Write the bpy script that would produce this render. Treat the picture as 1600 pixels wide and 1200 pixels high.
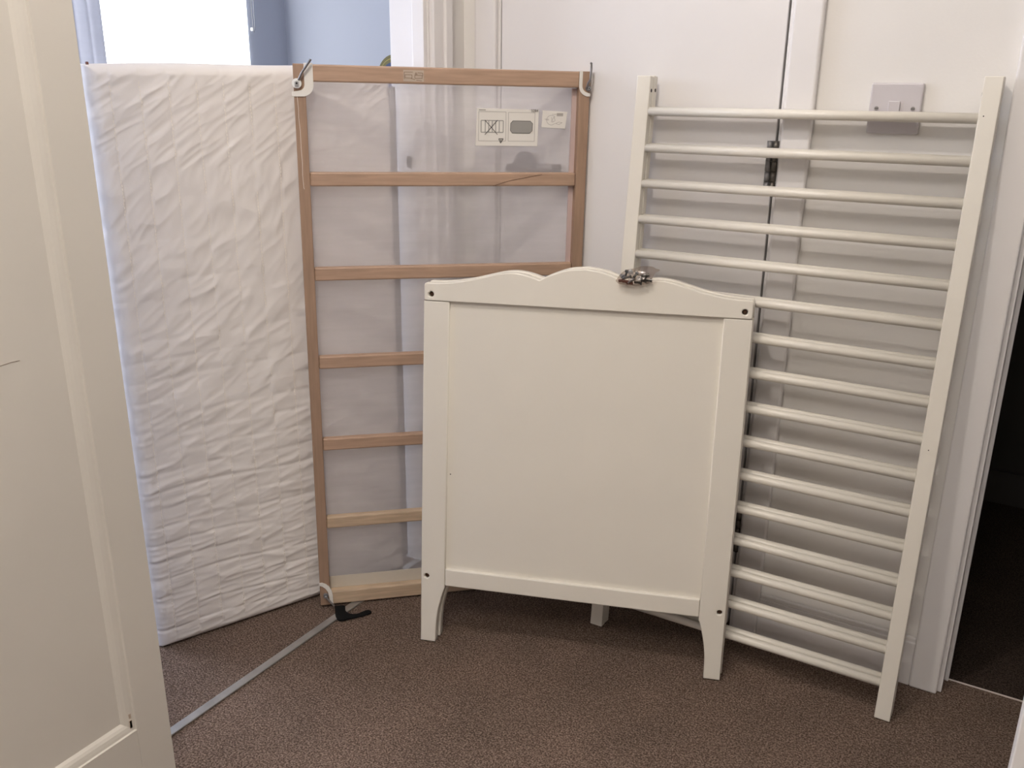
import bpy, bmesh, math, random
from mathutils import Vector, Matrix, noise
random.seed(7)
scene = bpy.context.scene
COL = scene.collection
for o in list(bpy.data.objects): bpy.data.objects.remove(o)

# ------------------------------------------------------------------ camera
cd = bpy.data.cameras.new('camera'); cam = bpy.data.objects.new('camera', cd); COL.objects.link(cam)
cd.sensor_width = 36.0; cd.lens = 36.0 * 1396.96 / 1600.0; cd.clip_start = 0.02
CR = Matrix(((0.8559, -0.1701, 0.4885), (0.5171, 0.2604, -0.8154), (0.0115, 0.9504, 0.3108)))
cam.matrix_world = Matrix.Translation((0, 0, 1.1442)) @ CR.to_4x4()
scene.camera = cam

# ------------------------------------------------------------------ view, world, lights
vs = scene.view_settings
scene.display_settings.display_device = 'sRGB'
vs.view_transform = 'Standard'; vs.look = 'None'; vs.gamma = 1.0; vs.use_curve_mapping = False
vs.exposure = 0.09
world = bpy.data.worlds.new('world'); scene.world = world; world.use_nodes = True
world.node_tree.nodes['Background'].inputs[0].default_value = (0.60, 0.72, 1.0, 1)
world.node_tree.nodes['Background'].inputs[1].default_value = 0.02

def lamp(name, kind, loc, energy, color, **kw):
    d = bpy.data.lights.new(name, kind); d.energy = energy; d.color = color
    for k, v in kw.items(): setattr(d, k, v)
    o = bpy.data.objects.new(name, d); o.location = loc; COL.objects.link(o); return o
# the hall's ceiling lamp, two unseen fill lights added further back in the hall, daylight at the bedroom blind
lamp('hall_ceiling_lamp', 'POINT', (-0.62, 0.52, 2.28), 28.0, (1.0, 0.92, 0.84), shadow_soft_size=0.045)
lamp('hall_rear_fill', 'AREA', (-0.1, -0.50, 2.36), 23.0, (1.0, 0.93, 0.86), shape='DISK', size=0.9)  # added soft fill overhead, behind the camera
lamp('hall_far_fill', 'POINT', (-0.2, -2.7, 2.15), 12.0, (1.0, 0.93, 0.86), shadow_soft_size=0.2)  # added fill deep in the hall, flat frontal light

# ------------------------------------------------------------------ materials
def mat(name, color, rough=0.5, var=0.0, vscale=8.0, bump=0.0, bscale=60.0, metal=0.0, stretch=None, spec=None, dark=None):
    m = bpy.data.materials.new(name); m.use_nodes = True
    nt = m.node_tree; p = nt.nodes['Principled BSDF']
    p.inputs['Base Color'].default_value = (*color, 1); p.inputs['Roughness'].default_value = rough
    p.inputs['Metallic'].default_value = metal
    if spec is not None: p.inputs['Specular IOR Level'].default_value = spec
    tc = nt.nodes.new('ShaderNodeTexCoord'); src = tc.outputs['Object']
    if stretch:
        mp = nt.nodes.new('ShaderNodeMapping'); mp.inputs['Scale'].default_value = stretch
        nt.links.new(src, mp.inputs[0]); src = mp.outputs[0]
    if var:
        n = nt.nodes.new('ShaderNodeTexNoise'); n.inputs['Scale'].default_value = vscale; n.inputs['Detail'].default_value = 5
        nt.links.new(src, n.inputs['Vector'])
        r = nt.nodes.new('ShaderNodeValToRGB')
        d = dark or tuple(c * (1 - var) for c in color)
        b = tuple(min(1, c * (1 + var * 0.5)) for c in color)
        r.color_ramp.elements[0].position = 0.3; r.color_ramp.elements[1].position = 0.7
        r.color_ramp.elements[0].color = (*d, 1); r.color_ramp.elements[1].color = (*b, 1)
        nt.links.new(n.outputs['Fac'], r.inputs[0]); nt.links.new(r.outputs[0], p.inputs['Base Color'])
    if bump:
        n = nt.nodes.new('ShaderNodeTexNoise'); n.inputs['Scale'].default_value = bscale; n.inputs['Detail'].default_value = 3
        nt.links.new(src, n.inputs['Vector'])
        bp = nt.nodes.new('ShaderNodeBump'); bp.inputs['Strength'].default_value = bump; bp.inputs['Distance'].default_value = 0.002
        nt.links.new(n.outputs['Fac'], bp.inputs['Height']); nt.links.new(bp.outputs[0], p.inputs['Normal'])
    return m

def carpet(name, a, b, c):
    m = bpy.data.materials.new(name); m.use_nodes = True
    nt = m.node_tree; p = nt.nodes['Principled BSDF']; p.inputs['Roughness'].default_value = 0.95
    p.inputs['Specular IOR Level'].default_value = 0.1
    tc = nt.nodes.new('ShaderNodeTexCoord')
    n1 = nt.nodes.new('ShaderNodeTexNoise'); n1.inputs['Scale'].default_value = 300; n1.inputs['Detail'].default_value = 4
    n2 = nt.nodes.new('ShaderNodeTexNoise'); n2.inputs['Scale'].default_value = 7; n2.inputs['Detail'].default_value = 4
    vo = nt.nodes.new('ShaderNodeTexNoise'); vo.inputs['Scale'].default_value = 480; vo.inputs['Detail'].default_value = 2
    for n in (n1, n2, vo): nt.links.new(tc.outputs['Object'], n.inputs['Vector'])
    r = nt.nodes.new('ShaderNodeValToRGB'); e = r.color_ramp.elements
    e[0].position = 0.36; e[0].color = (*a, 1); e[1].position = 0.66; e[1].color = (*c, 1)
    k = e.new(0.5); k.color = (*b, 1)
    vc = nt.nodes.new('ShaderNodeTexVoronoi'); vc.inputs['Scale'].default_value = 290; nt.links.new(tc.outputs['Object'], vc.inputs['Vector'])
    sx = nt.nodes.new('ShaderNodeSeparateColor'); nt.links.new(vc.outputs['Color'], sx.inputs[0])
    mr = nt.nodes.new('ShaderNodeMapRange'); mr.inputs[3].default_value = -0.055; mr.inputs[4].default_value = 0.055; nt.links.new(sx.outputs[0], mr.inputs[0])
    sm = nt.nodes.new('ShaderNodeMath'); sm.operation = 'ADD'; nt.links.new(n1.outputs['Fac'], sm.inputs[0]); nt.links.new(mr.outputs[0], sm.inputs[1])
    nt.links.new(sm.outputs[0], r.inputs[0])
    mx = nt.nodes.new('ShaderNodeMix'); mx.data_type = 'RGBA'; mx.blend_type = 'MULTIPLY'
    r2 = nt.nodes.new('ShaderNodeValToRGB'); r2.color_ramp.elements[0].position = 0.3; r2.color_ramp.elements[1].position = 0.7
    r2.color_ramp.elements[0].color = (0.86, 0.86, 0.86, 1); r2.color_ramp.elements[1].color = (1.08, 1.06, 1.06, 1)
    nt.links.new(n2.outputs['Fac'], r2.inputs[0])
    mx.inputs[0].default_value = 1.0
    nt.links.new(r.outputs[0], mx.inputs[6]); nt.links.new(r2.outputs[0], mx.inputs[7]); nt.links.new(mx.outputs[2], p.inputs['Base Color'])
    ad = nt.nodes.new('ShaderNodeMath'); ad.operation = 'ADD'
    nt.links.new(n1.outputs['Fac'], ad.inputs[0]); nt.links.new(vo.outputs['Fac'], ad.inputs[1])
    bp = nt.nodes.new('ShaderNodeBump'); bp.inputs['Strength'].default_value = 0.9; bp.inputs['Distance'].default_value = 0.004
    nt.links.new(ad.outputs[0], bp.inputs['Height']); nt.links.new(bp.outputs[0], p.inputs['Normal'])
    return m

M = {}
M['wall'] = mat('wall_paint', (0.80, 0.775, 0.745), 0.85, var=0.03, vscale=5, bump=0.12, bscale=180)
M['blue'] = mat('blue_wall_paint', (0.54, 0.555, 0.61), 0.9, bump=0.1, bscale=160)
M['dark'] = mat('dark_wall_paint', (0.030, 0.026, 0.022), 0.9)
M['ceil'] = mat('ceiling_paint', (0.82, 0.81, 0.80), 0.9)
M['gloss'] = mat('white_door_paint', (0.80, 0.775, 0.765), 0.42, var=0.02, vscale=4, bump=0.03, bscale=40)
M['cream'] = mat('cream_door_paint', (0.70, 0.665, 0.605), 0.38, var=0.03, vscale=5, bump=0.05, bscale=60)
M['cot'] = mat('cot_white_lacquer', (0.79, 0.75, 0.67), 0.33, var=0.02, vscale=6, bump=0.03, bscale=220)
M['beech_x'] = mat('beech_grain_across', (0.45, 0.30, 0.21), 0.55, var=0.16, vscale=10, stretch=(1.2, 14, 14), bump=0.06, bscale=40)
M['beech_z'] = mat('beech_grain_upright', (0.36, 0.235, 0.16), 0.55, var=0.16, vscale=10, stretch=(14, 14, 1.2), bump=0.06, bscale=40)
M['pine'] = mat('pale_pine', (0.56, 0.42, 0.29), 0.55, var=0.20, vscale=9, stretch=(1.6, 12, 16), bump=0.06, bscale=40)
M['cloth'] = mat('mattress_cotton', (0.80, 0.755, 0.72), 0.9, bump=0.05, bscale=400, spec=0.15)
M['stitch'] = mat('stitch_thread', (0.86, 0.80, 0.72), 0.8)
M['binding'] = mat('white_binding_tape', (0.80, 0.77, 0.72), 0.8, bump=0.2, bscale=300)
M['chrome'] = mat('bright_zinc', (0.50, 0.51, 0.52), 0.35, metal=0.6)
M['steel'] = mat('brushed_steel', (0.36, 0.35, 0.35), 0.35, metal=1.0)
M['bolt'] = mat('dark_bolt_steel', (0.07, 0.072, 0.07), 0.28, metal=0.7)
M['darksteel'] = mat('dark_hinge_steel', (0.13, 0.115, 0.10), 0.38, metal=0.55)
M['handle'] = mat('satin_grey_metal', (0.22, 0.215, 0.22), 0.45, metal=0.5)
M['black'] = mat('black_webbing', (0.008, 0.008, 0.008), 0.9, spec=0.1)
M['hole'] = mat('dark_bolt_socket', (0.012, 0.008, 0.006), 0.6)
M['brass'] = mat('brown_insert', (0.10, 0.055, 0.035), 0.35, metal=0.7)
M['plastic'] = mat('switch_plastic', (0.58, 0.545, 0.56), 0.28)
M['alu'] = mat('aluminium_strip', (0.50, 0.50, 0.49), 0.38, metal=0.85, var=0.15, vscale=30)
M['paper'] = mat('label_cloth', (0.80, 0.77, 0.72), 0.8, bump=0.15, bscale=60)
M['ink'] = mat('label_ink', (0.09, 0.08, 0.075), 0.8)
M['inkgrey'] = mat('label_grey_ink', (0.33, 0.32, 0.30), 0.8)
M['inksoft'] = mat('label_soft_ink', (0.42, 0.39, 0.36), 0.8)
M['sticker'] = mat('sticker_film', (0.50, 0.41, 0.33), 0.35)
M['crack'] = mat('wood_knot_line', (0.16, 0.09, 0.055), 0.7)
M['yellow'] = mat('olive_yellow_plastic', (0.13, 0.105, 0.012), 0.45)
M['gold'] = mat('gold_yellow_plastic', (0.36, 0.27, 0.03), 0.45)
M['navy'] = mat('navy_blue_plastic', (0.012, 0.035, 0.13), 0.4)
M['redbrown'] = mat('red_brown_plastic', (0.14, 0.05, 0.035), 0.5)
M['gap'] = mat('painted_gap_shade', (0.03, 0.027, 0.025), 0.8)  # near-black colour paints the shade inside the closed door's gaps
M['carpet'] = carpet('brown_carpet', (0.078, 0.053, 0.040), (0.166, 0.117, 0.089), (0.31, 0.23, 0.185))
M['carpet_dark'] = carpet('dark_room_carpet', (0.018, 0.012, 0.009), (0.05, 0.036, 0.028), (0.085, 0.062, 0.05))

def see_through(name, color, alpha, rough_gloss=None, tint=(1, 1, 1), wave=False):
    m = bpy.data.materials.new(name); m.use_nodes = True; nt = m.node_tree
    for n in list(nt.nodes): nt.nodes.remove(n)
    out = nt.nodes.new('ShaderNodeOutputMaterial')
    tr = nt.nodes.new('ShaderNodeBsdfTransparent'); tr.inputs[0].default_value = (*tint, 1)
    mix = nt.nodes.new('ShaderNodeMixShader')
    if rough_gloss is None:
        df = nt.nodes.new('ShaderNodeBsdfDiffuse'); df.inputs[0].default_value = (*color, 1)
        tl = nt.nodes.new('ShaderNodeBsdfTranslucent'); tl.inputs[0].default_value = (*color, 1)
        m2 = nt.nodes.new('ShaderNodeMixShader'); m2.inputs[0].default_value = 0.5
        nt.links.new(df.outputs[0], m2.inputs[1]); nt.links.new(tl.outputs[0], m2.inputs[2]); body = m2.outputs[0]
        tc = nt.nodes.new('ShaderNodeTexCoord'); mp = nt.nodes.new('ShaderNodeMapping'); mp.inputs['Scale'].default_value = (3, 3, 22)
        mp.inputs['Rotation'].default_value = (0, math.radians(-12), 0)
        nt.links.new(tc.outputs['Object'], mp.inputs[0])
        nz = nt.nodes.new('ShaderNodeTexNoise'); nz.inputs['Scale'].default_value = 3.0; nz.inputs['Detail'].default_value = 3
        nt.links.new(mp.outputs[0], nz.inputs['Vector'])
        mr = nt.nodes.new('ShaderNodeMapRange'); mr.inputs[1].default_value = 0.3; mr.inputs[2].default_value = 0.7
        mr.inputs[3].default_value = alpha - 0.02; mr.inputs[4].default_value = alpha + 0.02
        nt.links.new(nz.outputs['Fac'], mr.inputs[0]); nt.links.new(mr.outputs[0], mix.inputs[0])
    else:
        gl = nt.nodes.new('ShaderNodeBsdfGlossy'); gl.inputs[0].default_value = (*color, 1); gl.inputs[1].default_value = rough_gloss
        mix.inputs[0].default_value = alpha; body = gl.outputs[0]
    nt.links.new(tr.outputs[0], mix.inputs[1]); nt.links.new(body, mix.inputs[2])
    nt.links.new(mix.outputs[0], out.inputs[0]); return m
M['mesh'] = see_through('white_mesh_fabric', (0.92, 0.89, 0.92), 0.46)
M['film'] = see_through('clear_bag_film', (0.9, 0.88, 0.86), 0.07, 0.10, tint=(0.84, 0.795, 0.765))

def emit(name, color, s):
    m = bpy.data.materials.new(name); m.use_nodes = True; p = m.node_tree.nodes['Principled BSDF']
    p.inputs['Base Color'].default_value = (0.8, 0.8, 0.8, 1); p.inputs['Emission Color'].default_value = (*color, 1); p.inputs['Emission Strength'].default_value = s
    return m
M['blind'] = emit('daylit_blind_cloth', (0.92, 0.955, 1.0), 2.6)

M['edge'] = mat('grey_shiny_edge', (0.30, 0.285, 0.28), 0.22, var=0.3, vscale=14)
M['daylight'] = emit('daylit_window_glass', (0.74, 0.82, 1.0), 12.5)
M['curtain'] = see_through('pale_blue_curtain', (0.60, 0.60, 0.64), 0.97)
# ------------------------------------------------------------------ helpers
def link(name, me, m, parent=None, smooth=False):
    o = bpy.data.objects.new(name, me); COL.objects.link(o)
    if m is not None and len(me.materials) == 0: me.materials.append(m)
    if parent is not None: o.parent = parent
    if smooth:
        for p in me.polygons: p.use_smooth = True
    return o
def from_bm(name, bm, m, parent=None, smooth=False):
    me = bpy.data.meshes.new(name); bmesh.ops.recalc_face_normals(bm, faces=bm.faces[:]); bm.to_mesh(me); bm.free()
    return link(name, me, m, parent, smooth)
def bx(bm, lo, hi, bev=0.0, seg=2):
    r = bmesh.ops.create_cube(bm, size=1.0); vs_ = r['verts']
    for v in vs_:
        v.co = Vector([lo[i] + (v.co[i] + 0.5) * (hi[i] - lo[i]) for i in range(3)])
    if bev:
        es = list({e for v in vs_ for e in v.link_edges})
        bmesh.ops.bevel(bm, geom=es, offset=bev, segments=seg, affect='EDGES', profile=0.5)
def box(name, lo, hi, m, parent=None, bev=0.0, seg=2):
    bm = bmesh.new(); bx(bm, lo, hi, bev, seg); return from_bm(name, bm, m, parent)
def cyl_bm(bm, p0, p1, r, n=16, r2=None):
    p0, p1 = Vector(p0), Vector(p1); d = p1 - p0
    mtx = Matrix.Translation((p0 + p1) / 2) @ d.to_track_quat('Z', 'Y').to_matrix().to_4x4()
    bmesh.ops.create_cone(bm, cap_ends=True, segments=n, radius1=r, radius2=r if r2 is None else r2, depth=d.length, matrix=mtx)
def cyl(name, p0, p1, r, m, parent=None, n=16, r2=None):
    bm = bmesh.new(); cyl_bm(bm, p0, p1, r, n, r2); o = from_bm(name, bm, m, parent)
    for p in o.data.polygons: p.use_smooth = len(p.vertices) == 4
    return o
def tube(name, pts, r, m, parent=None, n=8, cyclic=False):
    c = bpy.data.curves.new(name, 'CURVE'); c.dimensions = '3D'; c.bevel_depth = r; c.bevel_resolution = max(1, n // 4); c.use_fill_caps = True
    s = c.splines.new('POLY'); s.points.add(len(pts) - 1); s.use_cyclic_u = cyclic
    for p, q in zip(s.points, pts): p.co = (*q, 1)
    return curve_mesh(name, c, m, parent, True)
def curve_mesh(name, c, m, parent, smooth=False):
    t = bpy.data.objects.new('tmp', c); COL.objects.link(t)
    dg = bpy.context.evaluated_depsgraph_get(); dg.update()
    me = bpy.data.meshes.new_from_object(t.evaluated_get(dg)); bpy.data.objects.remove(t); bpy.data.curves.remove(c)
    me.name = name; me.materials.clear()
    return link(name, me, m, parent, smooth)
def plate(name, outer, holes, y0, y1, bev, m, parent=None):
    """a flat board in the x-z plane from y0 (front) to y1, with real holes and eased edges"""
    c = bpy.data.curves.new(name, 'CURVE'); c.dimensions = '2D'; c.fill_mode = 'BOTH'
    c.extrude = (y1 - y0) / 2 - bev; c.bevel_depth = bev; c.bevel_resolution = 1; c.offset = -bev
    for loop in [outer] + holes:
        s = c.splines.new('POLY'); s.points.add(len(loop) - 1); s.use_cyclic_u = True
        for p, q in zip(s.points, loop): p.co = (q[0], q[1], 0, 1)
    o = curve_mesh(name, c, m, parent)
    R = Matrix.Rotation(math.radians(90), 4, 'X')
    o.data.transform(Matrix.Translation((0, (y0 + y1) / 2, 0)) @ R)
    o.data.update(); return o
def circle(cx, cz, r, n=20):
    return [(cx + r * math.cos(2 * math.pi * i / n), cz + r * math.sin(2 * math.pi * i / n)) for i in range(n)]
def smooth_path(pts, n=8):
    """Catmull-Rom through pts"""
    P = [Vector(p) for p in pts]; P = [2 * P[0] - P[1]] + P + [2 * P[-1] - P[-2]]; out = []
    for i in range(1, len(P) - 2):
        for k in range(n):
            t = k / n; a, b, c, d = P[i - 1], P[i], P[i + 1], P[i + 2]
            out.append(0.5 * ((2 * b) + (c - a) * t + (2 * a - 5 * b + 4 * c - d) * t * t + (3 * b - a - 3 * c + d) * t ** 3))
    out.append(P[-2]); return out
def thing(name, label, cat, group=None):
    o = bpy.data.objects.new(name, None); COL.objects.link(o); o.empty_display_size = 0.1
    o['label'] = label; o['category'] = cat
    if group: o['group'] = group
    return o
def tag(o, label, cat, group=None):
    o['label'] = label; o['category'] = cat
    if group: o['group'] = group
    return o
def struct(o): o['kind'] = 'structure'; return o
def sempty(name):
    o = bpy.data.objects.new(name, None); COL.objects.link(o); o.empty_display_size = 0.1; o['kind'] = 'structure'; return o
def frame(o, origin, xa, ya, za):
    m = Matrix.Identity(4)
    for i, a in enumerate((xa, ya, za)):
        a = Vector(a).normalized()
        for r in range(3): m[r][i] = a[r]
    m.translation = Vector(origin); o.matrix_world = m
    return m

WD = 1.7612                     # hall back wall
SL, SR = -1.19, -1.278          # hall and bedroom faces of the left wall
LJ, RJ = 0.786, 1.625           # bedroom doorway jambs
H = 2.4

# ------------------------------------------------------------------ floor, ceiling, walls
fl = struct(box('floor', (SL - 0.05, -4.0, -0.06), (1.6, 1.815, 0.0), M['carpet']))
fb = struct(box('floor_bedroom', (-3.62, -0.6, -0.06), (SL - 0.05, 3.7, 0.0), M['carpet']))
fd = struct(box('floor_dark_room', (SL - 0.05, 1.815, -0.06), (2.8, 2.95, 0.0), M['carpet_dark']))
struct(box('ceiling', (-3.62, -4.0, H), (2.8, 3.7, H + 0.08), M['ceil']))
DZ = 1.985                       # door heads
def wall(name, boxes, m):
    bm = bmesh.new()
    for lo, hi in boxes: bx(bm, lo, hi)
    return struct(from_bm(name, bm, m))
BT = 0.11
wall('wall_back', [((SR, WD, 0), (-1.122, WD + BT, H)), ((-1.122, WD, DZ), (-0.444, WD + BT, H)), ((-0.444, WD, 0), (-0.058, WD + BT, H)),
                   ((-0.058, WD, DZ), (0.80, WD + BT, H)), ((0.80, WD, 0), (1.6, WD + BT, H))], M['wall'])
wall('wall_left', [((SR, -4.0, 0), (SL, LJ - 0.03, H)), ((SR, LJ - 0.03, DZ), (SL, RJ + 0.03, H)), ((SR, RJ + 0.03, 0), (SL, WD, H))], M['wall'])
wall('wall_right', [((1.5, -4.0, 0), (1.6, WD, H))], M['wall'])
wall('wall_front', [((SL, -4.1, 0), (1.6, -4.0, H))], M['wall'])
WX = -3.5; Y0, Y1, Z0, Z1 = 2.26, 3.315, 0.75, 2.1; V0, V1 = 0.05, 1.30
wall('wall_window', [((WX - 0.12, -0.6, 0), (WX, V0, H)), ((WX - 0.12, V1, 0), (WX, Y0, H)), ((WX - 0.12, V0, 0), (WX, V1, Z0)), ((WX - 0.12, V0, Z1), (WX, V1, H)), ((WX - 0.12, Y1, 0), (WX, 3.57, H)), ((WX - 0.12, Y0, 0), (WX, Y1, Z0)), ((WX - 0.12, Y0, Z1), (WX, Y1, H))], M['blue'])
wall('wall_bedroom_side', [((WX - 0.12, 3.57, 0), (SR, 3.69, H))], M['blue'])
wall('wall_bedroom_near', [((WX - 0.12, -0.7, 0), (SR, -0.6, H))], M['blue'])
bm = bmesh.new(); bx(bm, (SR - 0.012, -0.6, 0), (SR, LJ - 0.03, H)); bx(bm, (SR - 0.012, RJ + 0.03, 0), (SR, 3.57, H)); bx(bm, (SR - 0.012, LJ - 0.03, DZ), (SR, RJ + 0.03, H))
struct(from_bm('wall_bedroom_door', bm, M['blue']))
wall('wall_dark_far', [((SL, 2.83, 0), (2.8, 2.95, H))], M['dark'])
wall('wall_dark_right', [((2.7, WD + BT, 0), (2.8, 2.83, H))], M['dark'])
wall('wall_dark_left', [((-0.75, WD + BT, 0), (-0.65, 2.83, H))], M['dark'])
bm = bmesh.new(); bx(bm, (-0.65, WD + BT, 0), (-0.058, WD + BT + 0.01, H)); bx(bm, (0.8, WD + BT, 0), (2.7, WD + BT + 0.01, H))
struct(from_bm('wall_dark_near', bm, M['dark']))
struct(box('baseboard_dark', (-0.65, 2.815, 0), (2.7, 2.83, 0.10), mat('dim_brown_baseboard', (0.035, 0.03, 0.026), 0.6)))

# ------------------------------------------------------------------ bedroom doorway lining, architrave, strike plate, carpet strip
def board(name, lo, hi, m=None, bev=0.003): return struct(box(name, lo, hi, m or M['gloss'], None, bev))
lin = sempty('trim_1')
box('lining', (SR - 0.012, RJ, 0), (SL + 0.001, RJ + 0.03, DZ), M['gloss'], lin, 0.002)
box('lining', (SR - 0.012, LJ - 0.03, 0), (SL + 0.001, LJ, DZ), M['gloss'], lin, 0.002)
box('head_lining', (SR - 0.012, LJ, DZ - 0.03), (SL + 0.001, RJ, DZ), M['gloss'], lin, 0.002)
box('door_stop', (-1.222, RJ - 0.012, 0), (SL - 0.001, RJ, DZ - 0.03), M['gloss'], lin, 0.0015)
sp = plate('strike_plate', [( -1.2315 + 0.0, 0.978)] + [(-1.2445 + 0.013 * math.cos(a), 0.985 + 0.013 * math.sin(a)) for a in [math.pi * (1 + k / 8) for k in range(9)]][::-1][:0] or
           [(-1.2445 + 0.0125 * math.cos(a), 1.014 + 0.0125 * math.sin(a)) for a in [math.pi * k / 10 for k in range(11)]] +
           [(-1.2445 + 0.0125 * math.cos(a), 0.986 + 0.0125 * math.sin(a)) for a in [math.pi + math.pi * k / 10 for k in range(11)]], [], RJ - 0.0025, RJ + 0.001, 0.0006, M['handle'], lin)
box('latch_hole', (-1.251, RJ - 0.0032, 0.982), (-1.238, RJ - 0.0015, 1.006), M['hole'], lin, 0.001)
arch = sempty('trim_2')
# moulded architrave round the bedroom doorway, hall side
for yy, sgn in ((RJ + 0.006, 1), (LJ - 0.006, -1)):
    a, b = sorted((yy, yy + sgn * 0.034)); box('architrave', (SL, a, 0), (SL + 0.013, b, DZ + 0.04), M['gloss'], arch, 0.002)
    a, b = sorted((yy + sgn * 0.034, yy + sgn * 0.062)); box('architrave_edge', (SL, a, 0), (SL + 0.019, b, DZ + 0.06), M['gloss'], arch, 0.005, 3)
box('head_architrave', (SL, LJ - 0.068, DZ - 0.006), (SL + 0.013, RJ + 0.068, DZ + 0.06), M['gloss'], arch, 0.002)
struct(box('trim_3', (-1.2575, LJ - 0.0, 0.0), (-1.2385, RJ, 0.0045), M['alu'], None, 0.0018))
struct(box('trim_4', (-0.040, 1.8115, 0.0), (0.80, 1.8145, 0.003), mat('pale_metal_edge', (0.66, 0.60, 0.55), 0.4), None, 0.001))
# ------------------------------------------------------------------ closed door on the back wall
DL, DR = -1.0905, -0.4785
dr = sempty('door_1')
box('door_leaf', (DL, WD - 0.002, 0.008), (DR, WD + 0.036, DZ - 0.033), M['gloss'], dr, 0.0015)
fr = sempty('trim_5')
box('lining', (DL - 0.0315, WD - 0.001, 0), (DL - 0.0030, WD + BT, DZ), M['gloss'], fr, 0.001)
box('lining', (DR + 0.0042, WD - 0.001, 0), (DR + 0.0345, WD + BT, DZ), M['gloss'], fr, 0.001)
box('head_lining', (DL - 0.003, WD - 0.001, DZ - 0.03), (DR + 0.0042, WD + BT, DZ), M['gloss'], fr, 0.001)
box('door_stop', (DL - 0.004, WD + 0.037, 0), (DL + 0.012, WD + 0.06, DZ - 0.03), M['gap'], fr)  # stops coloured near-black to put shade into the door gaps
box('door_stop', (DR - 0.012, WD + 0.037, 0), (DR + 0.005, WD + 0.06, DZ - 0.03), M['gap'], fr)
box('architrave', (-0.4665, WD - 0.016, 0), (-0.4115, WD, DZ + 0.05), M['gloss'], fr, 0.005, 3)
box('architrave', (-1.1530, WD - 0.016, 0), (-1.0990, WD, DZ + 0.05), M['gloss'], fr, 0.005, 3)
box('head_architrave', (-1.1530, WD - 0.016, DZ - 0.02), (-0.4115, WD, DZ + 0.05), M['gloss'], fr, 0.005, 3)
# lever handle (rose, neck and lever are sub-parts)
hd = cyl('door_handle', (-1.0265, WD - 0.002, 0.9935), (-1.0265, WD - 0.010, 0.9935), 0.0262, M['handle'], dr, 32)
cyl('handle_neck', (-1.040, WD - 0.010, 0.9865), (-1.040, WD - 0.027, 0.9865), 0.0075, M['steel'], hd)
lv = cyl('lever', (-1.0577, WD - 0.0255, 0.9838), (-0.9276, WD - 0.0255, 0.9890), 0.0085, M['handle'], hd, 20)
def hinge(z):
    h = None
    for x, m in ((DR - 0.0085, 'handle'), (DR + 0.0030, 'darksteel')):
        bm = bmesh.new()
        for i in range(5):
            a = z - 0.0475 + i * 0.019
            cyl_bm(bm, (x, WD - 0.0055, a + 0.0004), (x, WD - 0.0055, a + 0.0186), 0.0054, 14)
        o = from_bm('hinge' if h is None else 'hinge_knuckle', bm, M[m], dr if h is None else h)
        for p in o.data.polygons: p.use_smooth = len(p.vertices) == 4
        h = h or o
for z in (1.014, 0.24, 1.74): hinge(z)
# ------------------------------------------------------------------ right doorway
fr2 = sempty('trim_6')
box('architrave', (-0.0945, WD - 0.016, 0), (-0.0425, WD, DZ + 0.05), M['gloss'], fr2, 0.004, 3)
box('lining', (-0.058, WD - 0.002, 0), (-0.0345, WD + BT, DZ), M['gloss'], fr2, 0.0015)
box('door_stop', (-0.0345, WD + 0.045, 0), (-0.0265, WD + 0.075, DZ - 0.03), M['gloss'], fr2, 0.0015)
box('lining', (0.775, WD - 0.002, 0), (0.80, WD + BT, DZ), M['gloss'], fr2, 0.0015)
box('head_lining', (-0.0345, WD - 0.002, DZ - 0.025), (0.775, WD + BT, DZ), M['gloss'], fr2, 0.0015)
box('architrave', (0.782, WD - 0.016, 0), (0.836, WD, DZ + 0.05), M['gloss'], fr2, 0.004, 3)
box('head_architrave', (-0.0945, WD - 0.016, DZ - 0.01), (0.836, WD, DZ + 0.05), M['gloss'], fr2, 0.004, 3)
bm = bmesh.new(); bx(bm, (-0.4115, WD - 0.013, 0), (-0.0945, WD, 0.098), 0.002); bx(bm, (-0.4115, WD - 0.009, 0.094), (-0.0945, WD, 0.108), 0.003)
struct(from_bm('baseboard_back', bm, M['gloss']))
struct(box('baseboard_left', (SL, RJ + 0.070, 0), (SL + 0.013, WD, 0.105), M['gloss'], None, 0.003))
struct(box('baseboard_left_near', (SL, -4.0, 0), (SL + 0.013, LJ - 0.072, 0.105), M['gloss'], None, 0.003))
# half open door at the right edge of the hall, its free edge towards the camera
d3 = sempty('door_3')
bm = bmesh.new(); bx(bm, (0.0655, 1.06, 0.008), (0.82, 1.10, DZ - 0.03), 0.002); from_bm('door_leaf', bm, M['gloss'], d3)
# ------------------------------------------------------------------ panelled door folded back on the left wall
d2 = sempty('door_2'); d2.rotation_euler = (0.0060, 0, 0); d2.location = (0, 0.003, 0.004)
FX = -1.1424; E1 = 0.7865; BK = FX - 0.036
IN, ZB = 0.7255, 0.137
y_far = 0.06
box('stile', (BK, IN, 0.008), (FX, E1, DZ - 0.03), M['cream'], d2, 0.0012)
box('stile', (BK, y_far, 0.008), (FX, y_far + 0.06, DZ - 0.03), M['cream'], d2, 0.0012)
box('bottom_rail', (BK, y_far + 0.06, 0.008), (FX - 0.0004, IN, ZB), M['cream'], d2, 0.0008)
box('top_rail', (BK, y_far + 0.06, DZ - 0.12), (FX - 0.0004, IN, DZ - 0.03), M['cream'], d2, 0.0008)
box('panel', (BK + 0.006, y_far + 0.05, 0.1), (FX - 0.0115, IN + 0.006, DZ - 0.1), M['cream'], d2)
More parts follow.
